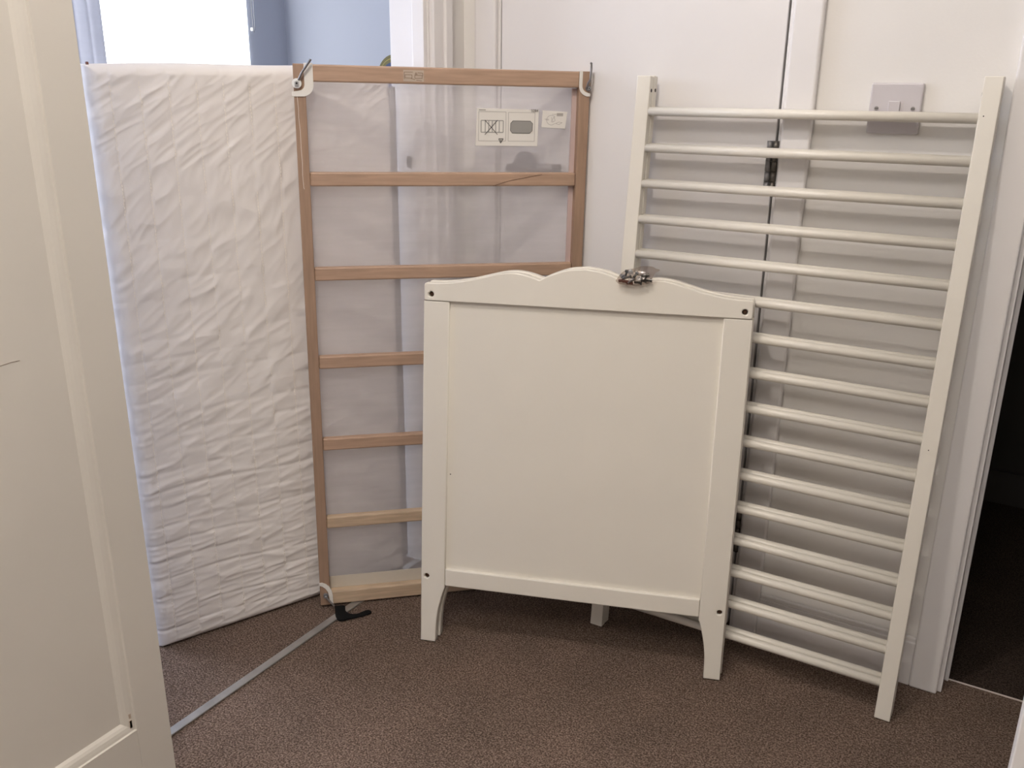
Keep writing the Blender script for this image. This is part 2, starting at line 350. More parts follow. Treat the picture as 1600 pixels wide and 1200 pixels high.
def moulding():
    prof = [(0.0, 0.0), (0.0012, -0.0030), (0.0060, -0.0036), (0.0115, -0.0050), (0.0160, -0.0075), (0.0190, -0.0105), (0.0205, -0.0120)]
    ya, yb, za, zb = y_far + 0.06, IN, ZB, DZ - 0.12
    bm = bmesh.new(); rings = []
    for d, dep in prof:
        rings.append([bm.verts.new((FX + dep, y, z)) for y, z in ((ya + d, za + d), (yb - d, za + d), (yb - d, zb - d), (ya + d, zb - d))])
    for a, b in zip(rings, rings[1:]):
        for i in range(4): bm.faces.new((a[i], a[(i + 1) % 4], b[(i + 1) % 4], b[i]))
    return bm
from_bm('panel_moulding', moulding(), M['cream'], d2)
tube('scuff_mark', [(FX - 0.0112, 0.606, 0.7845), (FX - 0.0112, 0.62, 0.7862), (FX - 0.0112, 0.632, 0.7872), (FX - 0.0112, 0.645, 0.7868)], 0.00025, M['crack'], d2)
for k in range(9):
    z = 0.145 + random.random() ** 2 * 0.055; s = 0.0008 + random.random() * 0.0012
    box('paint_chip', (FX - 0.0045, IN - 0.0075 - s, z), (FX - 0.0030, IN - 0.0065 + s, z + 0.003 + random.random() * 0.005), M['sticker'], d2)

# ------------------------------------------------------------------ bedroom window and blind
for wname, ya, yb in (('window_1', Y0, Y1), ('window_2', V0, V1)):
    wn = sempty(wname)
    box('window_frame', (WX - 0.10, ya, Z0), (WX - 0.06, ya + 0.05, Z1), M['gloss'], wn, 0.002)
    box('window_frame', (WX - 0.10, yb - 0.05, Z0), (WX - 0.06, yb, Z1), M['gloss'], wn, 0.002)
    box('window_frame', (WX - 0.10, ya + 0.05, Z0), (WX - 0.06, yb - 0.05, Z0 + 0.05), M['gloss'], wn, 0.002)
    box('window_frame', (WX - 0.10, ya + 0.05, Z1 - 0.05), (WX - 0.06, yb - 0.05, Z1), M['gloss'], wn, 0.002)
    box('pane', (WX - 0.085, ya + 0.05, Z0 + 0.05), (WX - 0.080, yb - 0.05, Z1 - 0.05), M['blind'] if wname == 'window_1' else M['daylight'], wn)
    box('window_sill', (WX - 0.06, ya, Z0 - 0.02), (WX + 0.04, yb, Z0), M['gloss'], wn, 0.003)
bl = thing('roller_blind', 'white roller blind glowing with daylight at the bedroom window above the mattress', 'blind')
bl.location = (WX + 0.012, 2.88, Z1)
bpy.context.view_layer.update()
def wbox(name, lo, hi, m, par, bev=0.0):
    L = par.location; return box(name, [a - b for a, b in zip(lo, L)], [a - b for a, b in zip(hi, L)], m, par, bev)
wbox('blind_cloth', (WX + 0.010, 2.462, 0.80), (WX + 0.0115, 3.300, Z1 + 0.02), M['blind'], bl)
wbox('bottom_bar', (WX + 0.004, 2.475, 0.785), (WX + 0.018, 3.300, 0.81), M['gloss'], bl, 0.003)
cyl('roller_tube', (0.0, 2.46 - 2.88, 0.02), (0.0, 3.315 - 2.88, 0.02), 0.011, M['gloss'], bl)
tube('pull_chain', [(0.02, 3.318 - 2.88, 0.02), (0.02, 3.318 - 2.88, 1.415 - Z1), (0.02, 3.323 - 2.88, 1.402 - Z1), (0.02, 3.330 - 2.88, 1.415 - Z1), (0.02, 3.336 - 2.88, 0.02)], 0.0016, M['steel'], bl)
box('chain_clip', (0.004, 3.316 - 2.88, 1.408 - Z1), (0.019, 3.324 - 2.88, 1.424 - Z1), M['gloss'], bl, 0.002)
# pale curtain edge left of the blind
cu = thing('curtain', 'narrow pale blue curtain hanging at the left edge of the bedroom window', 'curtain')
cu.location = (WX + 0.03, 2.395, 0)
bm = bmesh.new(); n = 28; fr_, bk_ = [], []
for i in range(n + 1):
    y = -0.125 + 0.205 * i / n; x = 0.02 + 0.014 * math.sin(i * 0.75)
    fr_.append((bm.verts.new((x, y, 0.05)), bm.verts.new((x, y, 2.25)))); bk_.append((bm.verts.new((x - 0.003, y, 0.05)), bm.verts.new((x - 0.003, y, 2.25))))
for L_ in (fr_, bk_):
    for a, b in zip(L_, L_[1:]): bm.faces.new((a[0], b[0], b[1], a[1]))
for i in (0, n): bm.faces.new((fr_[i][0], fr_[i][1], bk_[i][1], bk_[i][0]))
from_bm('curtain_cloth', bm, M['curtain'], cu, True)
cyl('curtain_rail', (0.02, -0.2, 2.25), (0.02, 0.06, 2.25), 0.008, M['steel'], cu)
# round thing on the bedroom wall
pd = thing('wall_disc', 'round olive yellow and navy disc on the blue wall, half hidden by the door jamb', 'disc')
pd.location = (-2.80, 3.57, 1.203)
for nm, r, t, m in (('outer_ring', 0.102, 0.016, 'yellow'), ('middle_ring', 0.086, 0.021, 'gold'), ('inner_ring', 0.081, 0.025, 'yellow'), ('centre', 0.066, 0.029, 'navy')):
    cyl(nm, (0, -0.001, 0), (0, -t, 0), r, M[m], pd, 40)

# ------------------------------------------------------------------ light switch
sw = thing('light_switch', 'square white light switch with two screws on the wall behind the slatted rail', 'light switch')
sw.location = (-0.274, WD, 1.1235)
def sbox(name, lo, hi, m, p, bev, seg=2): return box(name, lo, hi, m, p, bev, seg)
sbox('switch_plate', (-0.043, -0.0095, -0.043), (0.043, 0.0, 0.043), M['plastic'], sw, 0.003, 3)
rk = sbox('rocker', (-0.0105, -0.0135, -0.0135), (0.0085, -0.008, 0.0135), M['plastic'], sw, 0.001)
rk.rotation_euler = (math.radians(4), 0, 0)
for sx in (-0.030, 0.030):
    s = cyl('screw', (sx, -0.0090, 0.0), (sx, -0.0103, 0.0), 0.0036, M['steel'], sw, 16)
    box('screw_slot', (sx - 0.003, -0.0106, -0.0004), (sx + 0.003, -0.0100, 0.0004), M['hole'], s)

# ------------------------------------------------------------------ cot side rails (two, one behind the other)
RW, RH = 0.638, 1.180
def side_rail(label):
    t = thing('cot_side_rail', label, 'cot rail', 'slatted cot side rails leaning on the wall')
    T = 0.0175
    for x0 in (0.0, RW - 0.0285):
        s = box('stile', (x0, 0, 0), (x0 + 0.0285, T, RH), M['cot'], t, 0.0016)
        xi = x0 + 0.0285 if x0 == 0 else x0
        for z in (1.153, 0.055):
            cyl('dowel_hole', (xi - 0.0006, T / 2, z), (xi + 0.0004, T / 2, z), 0.0035, M['hole'], s, 12)
    me = None
    for k in range(16):
        z = 0.0715 + k * 0.0695
        if me is None:
            b = cyl('spindle', (0.0275, T / 2, 0), (RW - 0.0275, T / 2, 0), 0.0084, M['cot'], t, 20); me = b.data
        else: b = link('spindle', me, None, t)
        b.location = (0, 0, z)
    return t
rl = math.radians(5.18); rA = (0.99999, 0.0052, 0.0); rN = (-0.0052, 0.9959, -0.0903); rV = (-0.0005, 0.0903, 0.9959)
r1 = side_rail('front cot side rail with sixteen round white spindles, nearer the camera of the pair')
for x, z in ((0.6175, 1.1175), (0.6230, 0.545)): cyl('paint_spot', (x, 0.0003, z), (x, -0.0003, z), 0.0011, M['hole'], r1, 8)
frame(r1, (-0.7457, 1.6013, 0.0018), rA, rN, rV)
r2 = side_rail('rear cot side rail with white spindles, tucked behind the front one against the wall')
frame(r2, Vector((-0.7457, 1.6013, 0.0034)) + Vector(rN) * 0.0188 + Vector((0.0005, 0, 0.0005)), rA, rN, rV)

# ------------------------------------------------------------------ cot end panels (two, back to back)
PW = 0.6400; ST = 0.0525
def prof_top():
    half = smooth_path([(0.0040, 0.7812), (0.03, 0.7820), (0.060, 0.7850), (0.095, 0.7915), (0.127, 0.8000), (0.155, 0.8070), (0.182, 0.8095), (0.208, 0.8060), (0.2335, 0.7985)], 6)
    mid = smooth_path([(0.2335, 0.7985), (0.256, 0.8095), (0.287, 0.8200), (0.320, 0.8240)], 6)
    L = [tuple(p) for p in half] + [tuple(p) for p in mid[1:]]
    return L + [(PW - x, z) for x, z in reversed(L[:-1])]
TOP = prof_top()
def end_panel(label):
    t = thing('cot_end_panel', label, 'cot end', 'scalloped cot end panels standing on the carpet')
    T = 0.0215
    ht, hb = 0.0152, 0.0125
    tr = plate('top_rail', [(0.0008, 0.7492), (0.0008, 0.7765), (0.0018, 0.7798), (0.0045, 0.7815)] + TOP[1:-1] + [(PW - 0.0045, 0.7815), (PW - 0.0018, 0.7798), (PW - 0.0008, 0.7765), (PW - 0.0008, 0.7492), (PW - 0.0018, 0.7468), (PW - 0.0045, 0.7458), (0.0045, 0.7458), (0.0018, 0.7468)],
               [circle(ht, 0.7590, 0.0054), circle(PW - ht, 0.7590, 0.0054)], -0.0012, T + 0.0004, 0.0020, M['cot'], t)
    for hx in (ht, PW - ht):
        cyl('bolt_socket', (hx, T - 0.004, 0.7590), (hx, 0.007, 0.7590), 0.0053, M['hole'], tr, 16)
        cyl('bolt_insert', (hx, 0.0068, 0.7590), (hx, 0.004, 0.7590), 0.0052, M['brass'], tr, 16, r2=0.003)
    leg = smooth_path([(ST, 0.1290), (0.0485, 0.1170), (0.0435, 0.0980), (0.0385, 0.0750), (0.0352, 0.0500), (0.0338, 0.0250), (0.0335, 0.0)], 5)
    outl = [(0.0, 0.0), (0.0, 0.7450), (ST, 0.7450)] + [tuple(p) for p in leg]
    p1 = plate('stile', outl, [circle(hb, 0.1520, 0.0054)], 0.0, T, 0.0018, M['cot'], t)
    p2 = plate('stile', [(PW - x, z) for x, z in reversed(outl)], [circle(PW - hb, 0.1490, 0.0054)], 0.0, T, 0.0018, M['cot'], t)
    for p, hx, hz in ((p1, hb, 0.1520), (p2, PW - hb, 0.1490)):
        cyl('bolt_socket', (hx, T - 0.004, hz), (hx, 0.007, hz), 0.0053, M['hole'], p, 16)
        cyl('bolt_insert', (hx, 0.0068, hz), (hx, 0.004, hz), 0.0052, M['brass'], p, 16, r2=0.003)
    box('bottom_rail', (ST + 0.0002, 0.0004, 0.1335), (PW - ST - 0.0002, T - 0.0004, 0.1720), M['cot'], t, 0.0025)
    box('infill_panel', (ST - 0.004, 0.0085, 0.1650), (PW - ST + 0.004, 0.0145, 0.7500), M['cot'], t)
    return t
py, pl = math.radians(19.13), math.radians(5.6)
pA = Vector((math.cos(py), math.sin(py), 0)); pb = Vector((-math.sin(py), math.cos(py), 0)); Z = Vector((0, 0, 1))
pV = pb * math.sin(pl) + Z * math.cos(pl); pN = pb * math.cos(pl) - Z * math.sin(pl)
PO = Vector((-1.0329, 1.3492, 0.0024)) - pb * 0.004
e1 = end_panel('front cot end panel, plain cream board with scalloped top, facing the camera')
frame(e1, PO, pA, pN, pV)
cyl('paint_spot', (0.0590, 0.0086, 0.383), (0.0590, 0.0081, 0.383), 0.0013, M['hole'], e1, 10)
e2 = end_panel('rear cot end panel, only its scalloped edge and leg showing behind the front panel')
frame(e2, PO + pN * 0.0238 + pA * 0.004 + Vector((0, 0, 0.0024)), pA, pN, pV)

# ------------------------------------------------------------------ mattress
mt = thing('cot_mattress', 'white quilted cot mattress standing on end in the bedroom doorway', 'mattress')
MW, MH, MD = 0.605, 1.187, 0.080
def spaced(L, n, e):
    out = []
    for i in range(n + 1):
        t = i / n; s = t - 0.06 * math.sin(2 * math.pi * t) * 0.9
        out.append(L * s)
    return out
def puff(u, v):
    """outward displacement of the quilted face"""
    ph = (u - 0.0365 + 0.0505 * 4) / 0.0507
    f = ph - math.floor(ph); cell = math.floor(ph)
    inside = min(1, max(0, (1.165 - v) / 0.04))
    d = inside * (0.0007 * (math.sin(math.pi * f) ** 0.5) - 0.0003 * math.exp(-((min(f, 1 - f)) / 0.045) ** 2))
    k = min(1.0, max(0.0, (v - 0.25) / 0.75))
    ang = math.radians(5 + 30 * k)
    cv = v + 0.012 * noise.noise((cell * 3.7, 0.0, v * 2))
    t = cv * math.cos(ang) - u * math.sin(ang); s = u * math.cos(ang) + cv * math.sin(ang)
    n1 = noise.noise((s * 8.0, t * 30.0, 1.3 + 0.35 * cell * k)); n2 = noise.noise((s * 13.0, t * 75.0, 7.7 + 0.6 * cell)); n3 = noise.noise((u * 9, v * 13, 4.2))
    m1 = 0.5 + 0.5 * noise.noise((u * 16 + 5, v * 20, 3.0))
    d += 0.0042 * m1 * max(0.0, 1 - 1.5 * abs(n1)) ** 2.2 + 0.0015 * max(0.0, 1 - 1.3 * abs(n2)) ** 2 + 0.0016 * n3
    # long horizontal creases lower down
    c = (v + 0.012 * noise.noise((u * 4, v * 3, 9.1)) - 0.05 * u * k) / 0.0395; g = abs(c - round(c)) * 2
    wgt = (1 - k) * max(0.0, 0.45 + noise.noise((u * 3.5, round(c) * 5.3, 2.2)))
    d -= 0.0030 * wgt * math.exp(-(g / 0.16) ** 2)
    return d
def make_mattress():
    NU, NV = 210, 400
    us, vs2 = spaced(MW, NU, 0), spaced(MH, NV, 0)
    bm = bmesh.new(); grid = []
    def edge(e, R): return 0 if e >= R else R - math.sqrt(max(0, R * R - (R - e) ** 2))
    for v in vs2:
        row = []
        for u in us:
            ex = min(u, MW - u); ez_t, ez_b = MH - v, v
            y = max(edge(ex, 0.026), edge(ez_t, 0.024), edge(ez_b, 0.014))
            fade = min(1, ex / 0.012 + 0.35) * min(1, ez_t / 0.02) * min(1, ez_b / 0.015)
            sag = (0.0015 * math.sin(u * 16 - 0.8) + 0.0025 - 0.0075 * max(0, 1 - u / 0.42)) * max(0, (v - 1.10) / 0.087)
            # side gathers
            gx = 0.0
            if ex < 0.03: gx = 0.0020 * noise.noise((v * 42, 3.1 if u < 0.3 else 8.2, 0)) * (1 - ex / 0.03)
            row.append(bm.verts.new((u + (gx if u < 0.3 else -gx), y - puff(u, v) * fade + 0.004, v + sag)))
        grid.append(row)
    for a, b in zip(grid, grid[1:]):
        for i in range(NU): bm.faces.new((a[i], a[i + 1], b[i + 1], b[i]))
    loop = [grid[0][i] for i in range(NU)] + [grid[j][NU] for j in range(NV)] + [grid[NV][i] for i in range(NU, 0, -1)] + [grid[j][0] for j in range(NV, 0, -1)]
    prev = loop
    for y, ins in ((MD * 0.5, 0.0), (MD - 0.026, 0.0), (MD - 0.008, 0.008), (MD, 0.026)):
        cur = []
        for p in loop:
            x, z = p.co.x, p.co.z
            cur.append(bm.verts.new((min(max(x, ins), MW - ins), y, min(max(z, ins), MH - ins))))
        for i in range(len(loop)):
            j = (i + 1) % len(loop); bm.faces.new((prev[i], prev[j], cur[j], cur[i]))
        prev = cur
    bm.faces.new(prev)
    bmesh.ops.remove_doubles(bm, verts=bm.verts[:], dist=1e-5)
    return from_bm('quilted_cover', bm, M['cloth'], mt, True)
make_mattress()
bm = bmesh.new()
for k in range(11):
    u = 0.0365 + k * 0.0507
    v = 1.150
    while v > 0.03:
        y = 0.004 - puff(u, v) - 0.0004
        x = u + 0.0006 * math.sin(v * 300)
        bx(bm, (x - 0.0007, y - 0.0003, v - 0.0024), (x + 0.0007, y + 0.0014, v + 0.0024)); v -= 0.0066
st = from_bm('stitching', bm, M['stitch'], mt); st['kind'] = 'stuff'
bm = bmesh.new(); pe = []
for k in range(60):
    v = 0.03 + 1.12 * k / 59; wv = 0.0022 * noise.noise((v * 9, 3.3, 0)); wu = 0.0030 * noise.noise((v * 6, 8.8, 0))
    pe.append([bm.verts.new((x, y, v)) for x, y in ((0.598 + wu, 0.010 + wv), (0.6155 + wu * 0.4, 0.014 - wv), (0.6155 + wu * 0.4, 0.016 - wv), (0.598 + wu, 0.012 + wv))])
for a, b in zip(pe, pe[1:]):
    for i in range(4): bm.faces.new((a[i], a[(i + 1) % 4], b[(i + 1) % 4], b[i]))
bm.faces.new(pe[0][::-1]); bm.faces.new(pe[-1])
from_bm('plastic_edge', bm, M['edge'], mt, True)['label'] = 'grey shiny strip down the right edge'
box('corner_tag', (0.006, 0.020, MH - 0.012), (0.011, 0.026, MH - 0.0025), M['redbrown'], mt, 0.001)
mA, mN = Vector((0.3833, 0.9236, 0)), Vector((-0.9236, 0.3833, 0))
frame(mt, (-1.4781, 1.0201, 0.001), mA, mN, (0, 0, 1))

# ------------------------------------------------------------------ cot base
bs = thing('cot_bed_frame', 'beech framed cot base with see-through white mesh, on end beside the mattress', 'cot base')
BW, BH, BD = 0.596, 1.185, 0.022
SW = 0.0225
box('stile', (0, 0, 0), (SW, BD, BH), M['beech_z'], bs, 0.0015)
box('stile', (BW - SW, 0, 0), (BW, BD, BH), M['beech_z'], bs, 0.0015)
box('end_rail', (SW, 0.0006, BH - 0.0325), (BW - SW, BD - 0.001, BH - 0.0005), M['beech_x'], bs, 0.003)
lo = box('end_rail', (SW, 0.0006, 0.0005), (BW - SW, BD - 0.001, 0.0335), M['pine'], bs, 0.003); lo['label'] = 'paler bottom end rail'
for k, z in enumerate((0.9675, 0.7755, 0.585, 0.3975, 0.2080)):
    s = box('slat', (SW, 0.003, -0.0138), (BW - SW, BD - 0.001, 0.0138), M['beech_x'] if k < 4 else M['pine'], bs, 0.003); s.location = (0, 0, z)
    if k == 0:
        s['label'] = 'slat with a dark curved grain line'
        tube('grain_line', [tuple(p) for p in smooth_path([(0.395, 0.0028, -0.0135), (0.425, 0.0026, -0.004), (0.46, 0.0026, 0.003), (0.50, 0.0026, 0.0105)], 6)], 0.0005, M['crack'], s)
    if k == 4: s['label'] = 'paler slat with bold slanting grain'
# mesh fabric, slightly slack
bm = bmesh.new(); NU, NV = 40, 80; g = []
for j in range(NV + 1):
    row = []
    for i in range(NU + 1):
        u = 0.002 + (BW - 0.004) * i / NU; v = 0.003 + (BH - 0.006) * j / NV
        row.append(bm.verts.new((u, BD + 0.0010 + 0.0008 * noise.noise((u * 6, v * 14, 0.5)), v)))
    g.append(row)
for a, b in zip(g, g[1:]):
    for i in range(NU): bm.faces.new((a[i], a[i + 1], b[i + 1], b[i]))
from_bm('mesh_fabric', bm, M['mesh'], bs, True)['label'] = 'see-through white mesh'
box('fabric_hem', (SW, BD - 0.0012, 0.030), (BW - SW, BD + 0.0, 0.062), mat('woven_hem_tape', (0.62, 0.56, 0.47), 0.85, bump=0.2, bscale=200), bs)
box('fabric_fold', (BW - SW - 0.010, BD - 0.005, 0.034), (BW - SW, BD, BH - 0.034), mat('mesh_over_wood', (0.58, 0.45, 0.42), 0.8), bs)
# corner bindings, bolts, hooks
def arcpts(cx, cz, r, a0, a1, n=10): return [(cx + r * math.cos(math.radians(a0 + (a1 - a0) * i / n)), cz + r * math.sin(math.radians(a0 + (a1 - a0) * i / n))) for i in range(n + 1)]
# upper left: tape from the top edge, down and round to the outer edge
plate('corner_binding', [(0.0375, BH + 0.0015), (0.0375, 1.153)] + arcpts(0.016, 1.146, 0.0215, 0, -80, 8) + [(-0.0035, 1.1245), (-0.0035, 1.1335)] + arcpts(0.009, 1.147, 0.0115, -75, 0, 6) + [(0.0205, 1.1500), (0.0205, BH + 0.0015)], [], -0.0022, 0.0004, 0.0006, M['binding'], bs)
plate('corner_binding', [(BW - 0.0235, BH + 0.0010), (BW - 0.0235, 1.160)] + arcpts(BW - 0.003, 1.156, 0.0205, 180, 262, 8) + [(BW + 0.001, 1.136), (BW + 0.001, 1.1425)] + arcpts(BW - 0.003, 1.157, 0.0138, 262, 180, 6) + [(BW - 0.0168, BH + 0.0010)], [], -0.0022, 0.0004, 0.0006, M['binding'], bs)
plate('corner_binding', [(-0.001, 0.060), (0.006, 0.060), (0.014, 0.056), (0.021, 0.049), (0.0262, 0.038), (0.0285, 0.024), (0.0292, 0.0015), (0.0235, 0.0015), (0.0205, 0.018), (0.0180, 0.034), (0.0125, 0.044), (0.006, 0.050), (-0.001, 0.053)], [], -0.0022, 0.0004, 0.0006, M['binding'], bs)
plate('corner_binding', [(BW + 0.001, 0.060), (BW - 0.0235, 0.040), (BW - 0.0235, 0.0015), (BW - 0.0165, 0.0015), (BW - 0.0165, 0.037), (BW + 0.001, 0.053)][::-1], [], -0.0022, 0.0004, 0.0006, M['binding'], bs)
def bolt(x, z, dr_, r, hook, m):
    b = cyl('bolt', (x, 0.0, z), (x, -0.006, z), r, m, bs, 24)
    cyl('bolt_head', (x, -0.006, z), (x, -0.012, z), r * 0.52, M['chrome'], b, 6)
    cyl('bolt_recess', (x, -0.0121, z), (x, -0.0124, z), r * 0.24, M['hole'], b, 6)
    tube('hook_rod', hook, 0.0024, M['steel'], b)
bolt(0.0060, 1.1490, 0, 0.0092, [(0.010, -0.006, 1.155), (0.0165, -0.010, 1.168), (0.0345, -0.014, 1.193)], mat('white_plastic_washer', (0.86, 0.86, 0.84), 0.3))
bolt(BW - 0.0045, 1.1520, 0, 0.0056, [(BW - 0.0085, -0.006, 1.154), (BW - 0.0075, -0.010, 1.162), (BW - 0.0035, -0.012, 1.169), (BW - 0.003, -0.013, 1.190), (BW - 0.0028, -0.013, 1.200), (BW - 0.0055, -0.013, 1.201)], M['handle'])
bolt(0.0125, 0.0270, 0, 0.0056, [(0.015, -0.008, 0.023), (0.0235, -0.012, 0.012), (0.031, -0.013, 0.004)], M['handle'])
tube('loose_thread', [(0.0050, -0.0016, 1.134), (0.0062, -0.0020, 1.120), (0.0072, -0.0018, 1.10), (0.0068, -0.0020, 1.085), (0.0086, -0.0018, 1.06), (0.0085, -0.002, 1.03), (0.0094, -0.0018, 1.0), (0.0086, -0.002, 0.975), (0.0098, -0.002, 0.952), (0.0106, -0.0018, 0.949)], 0.00045, M['stitch'], bs)
# printed cloth labels on the mesh
def strokes(name, segs, wd_, y, m, parent):
    bm = bmesh.new()
    for (x0, z0, x1, z1) in segs:
        a, b = Vector((x0, 0, z0)), Vector((x1, 0, z1)); d = (b - a).normalized(); nn = Vector((-d.z, 0, d.x)) * wd_ / 2
        vsx = [bm.verts.new((p.x, y + dy, p.z)) for dy in (0, 0.0002) for p in (a + nn, b + nn, b - nn, a - nn)]
        bm.faces.new(vsx[:4]); bm.faces.new(vsx[4:][::-1])
        for i in range(4): bm.faces.new((vsx[i], vsx[4 + i], vsx[4 + (i + 1) % 4], vsx[(i + 1) % 4]))
    return from_bm(name, bm, m, parent)
def rectseg(x0, z0, x1, z1): return [(x0, z0, x1, z0), (x1, z0, x1, z1), (x1, z1, x0, z1), (x0, z1, x0, z0)]
def text(name, body, x, z, size, y, m, parent):
    c = bpy.data.curves.new(name, 'FONT'); c.body = body; c.size = size; c.extrude = 0.0001
    o = curve_mesh(name, c, m, parent); o.data.transform(Matrix.Translation((x, y, z)) @ Matrix.Rotation(math.radians(90), 4, 'X')); return o
LX0, LX1, LZ0, LZ1 = 0.3605, 0.4925, 1.0345, 1.1095
ly = BD - 0.0014
lb = plate('warning_label', [(LX0, LZ0), (LX1, LZ0), (LX1 + 0.0015, LZ1 - 0.002), (LX0 + 0.003, LZ1)][::-1], [], ly, BD + 0.0004, 0.0002, M['paper'], bs)
lw, lh = LX1 - LX0, LZ1 - LZ0
def L(px, py): return (LX0 + (px - 45) / 985 * lw, LZ1 - (py - 75) / 570 * lh)
def LR(ax, ay, bx_, by_): return rectseg(*L(ax, ay), *L(bx_, by_))
yy = ly - 0.0003
strokes('label_border', LR(92, 130, 520, 570) + LR(560, 135, 980, 572), 0.0008, yy, M['inksoft'], lb)
seg = LR(130, 262, 478, 440)
for px in (195, 250, 305, 360, 415): seg.append((*L(px, 262), *L(px, 440)))
strokes('cot_pictogram', seg, 0.0017, yy, M['inkgrey'], lb)
strokes('cross', [(*L(188, 255), *L(388, 472)), (*L(388, 255), *L(190, 476))], 0.0013, yy - 0.0003, M['ink'], lb)
oct_ = [(630, 262), (905, 262), (945, 300), (940, 410), (900, 448), (625, 448), (592, 410), (595, 300)]
plate('mattress_pictogram', [L(*p) for p in oct_][::-1], [], yy - 0.0001, yy + 0.0003, 0.00005, M['inkgrey'], lb)
strokes('mattress_outline', [(*L(*oct_[i]), *L(*oct_[(i + 1) % 8])) for i in range(8)], 0.0009, yy - 0.0004, M['ink'], lb)
strokes('warning_triangle', [(*L(410, 537), *L(482, 537)), (*L(482, 537), *L(440, 602)), (*L(440, 602), *L(410, 537)), (*L(443, 548), *L(442, 580))], 0.0015, yy - 0.0003, M['ink'], lb)
text('label_number', '5284', *L(916, 124), 0.0078, yy - 0.0003, M['ink'], lb)
strokes('small_print', [(*L(97 + i * 18, 112), *L(107 + i * 18, 104)) for i in range(6)] + [(*L(97 + i * 18, 102), *L(110 + i * 18, 102)) for i in range(6)], 0.0008, yy, M['ink'], lb)
l2 = plate('care_label', [(0.5005, 1.0725), (0.5520, 1.0705), (0.5555, 1.1045), (0.5025, 1.1065)][::-1], [], ly, BD + 0.0004, 0.0002, M['paper'], bs)
def L2(px, py): return (0.5005 + (px - 1105) / 410 * 0.053, 1.1065 - (py - 90) / 315 * 0.035)
arc = [L2(1265 + 78 * math.cos(math.radians(a)), 262 - 88 * math.sin(math.radians(a))) for a in range(40, 330, 20)]
seg = [(*arc[i], *arc[i + 1]) for i in range(len(arc) - 1)]
seg += [(*L2(1150, 245), *L2(1225, 245)), (*L2(1170, 262), *L2(1225, 262)), (*L2(1270, 210), *L2(1270, 300)), (*L2(1310, 205), *L2(1285, 245)), (*L2(1285, 245), *L2(1285, 300)), (*L2(1285, 300), *L2(1330, 270)), (*L2(1330, 270), *L2(1310, 205)),
        (*L2(1335, 325), *L2(1390, 295)), (*L2(1390, 295), *L2(1450, 305)), (*L2(1450, 305), *L2(1395, 340)), (*L2(1395, 340), *L2(1335, 325)), (*L2(1275, 155), *L2(1345, 158))]
strokes('pictogram', seg, 0.0007, yy, M['inksoft'], l2)
strokes('print_block', [(*L2(1352, 140 + i * 14), *L2(1460, 140 + i * 14)) for i in range(4)], 0.0011, yy, M['inksoft'], l2)
s3 = box('sticker', (0.2115, -0.0003, 1.1570), (0.2520, 0.0012, 1.1785), M['sticker'], bs)
def L3(px, py): return (0.2115 + (px - 260) / 1030 * 0.0405, 1.1785 - (py - 230) / 650 * 0.0215)
strokes('sticker_print', rectseg(*L3(300, 345), *L3(1235, 760))[0:0] + [(*L3(300, 345), *L3(740, 345)), (*L3(300, 345), *L3(305, 740)), (*L3(970, 375), *L3(1230, 385)), (*L3(1230, 385), *L3(1235, 560))] + rectseg(*L3(345, 500), *L3(690, 680)) + rectseg(*L3(830, 520), *L3(1200, 690)) +
        [(*L3(895, 365), *L3(840, 470)), (*L3(895, 365), *L3(950, 470)), (*L3(840, 470), *L3(950, 470)), (*L3(640, 700), *L3(840, 770)), (*L3(900, 790), *L3(1180, 830))], 0.0008, -0.0006, M['crack'], s3)
bA = Vector((0.7207, 0.6932, 0)); bN = Vector((-0.6932, 0.7207, 0)); bV = Vector((0, 0, 1))
rr = -0.0090; a2 = bA * math.cos(rr) + bV * math.sin(rr); v2 = bV * math.cos(rr) - bA * math.sin(rr)
mb = frame(bs, (-1.3051, 1.3275, 0.0058), a2, bN, v2)
# black strap end lying on the carpet under the base corner
sp_ = [(-1.2765, 1.3434), (-1.26, 1.3578), (-1.243, 1.3426), (-1.2298, 1.3384), (-1.2183, 1.3417), (-1.2106, 1.3493), (-1.2037, 1.3693), (-1.1941, 1.3734), (-1.1896, 1.3664), (-1.2011, 1.3437), (-1.2141, 1.3258), (-1.2216, 1.3127), (-1.2301, 1.3062), (-1.2468, 1.313)]
sp2 = smooth_path([(x, y, 0) for x, y in sp_] + [(sp_[0][0], sp_[0][1], 0)], 3)[:-1]
bm = bmesh.new(); inv = mb.inverted()
tp = [bm.verts.new(inv @ Vector((p[0], p[1], 0.0060))) for p in sp2]; bt = [bm.verts.new(inv @ Vector((p[0], p[1], 0.0022))) for p in sp2]
bm.faces.new(tp); bm.faces.new(bt[::-1])
for i in range(len(tp)):
    j = (i + 1) % len(tp); bm.faces.new((tp[i], bt[i], bt[j], tp[j]))
from_bm('fastening_strap', bm, M['black'], bs)['label'] = 'black strap end on the carpet'

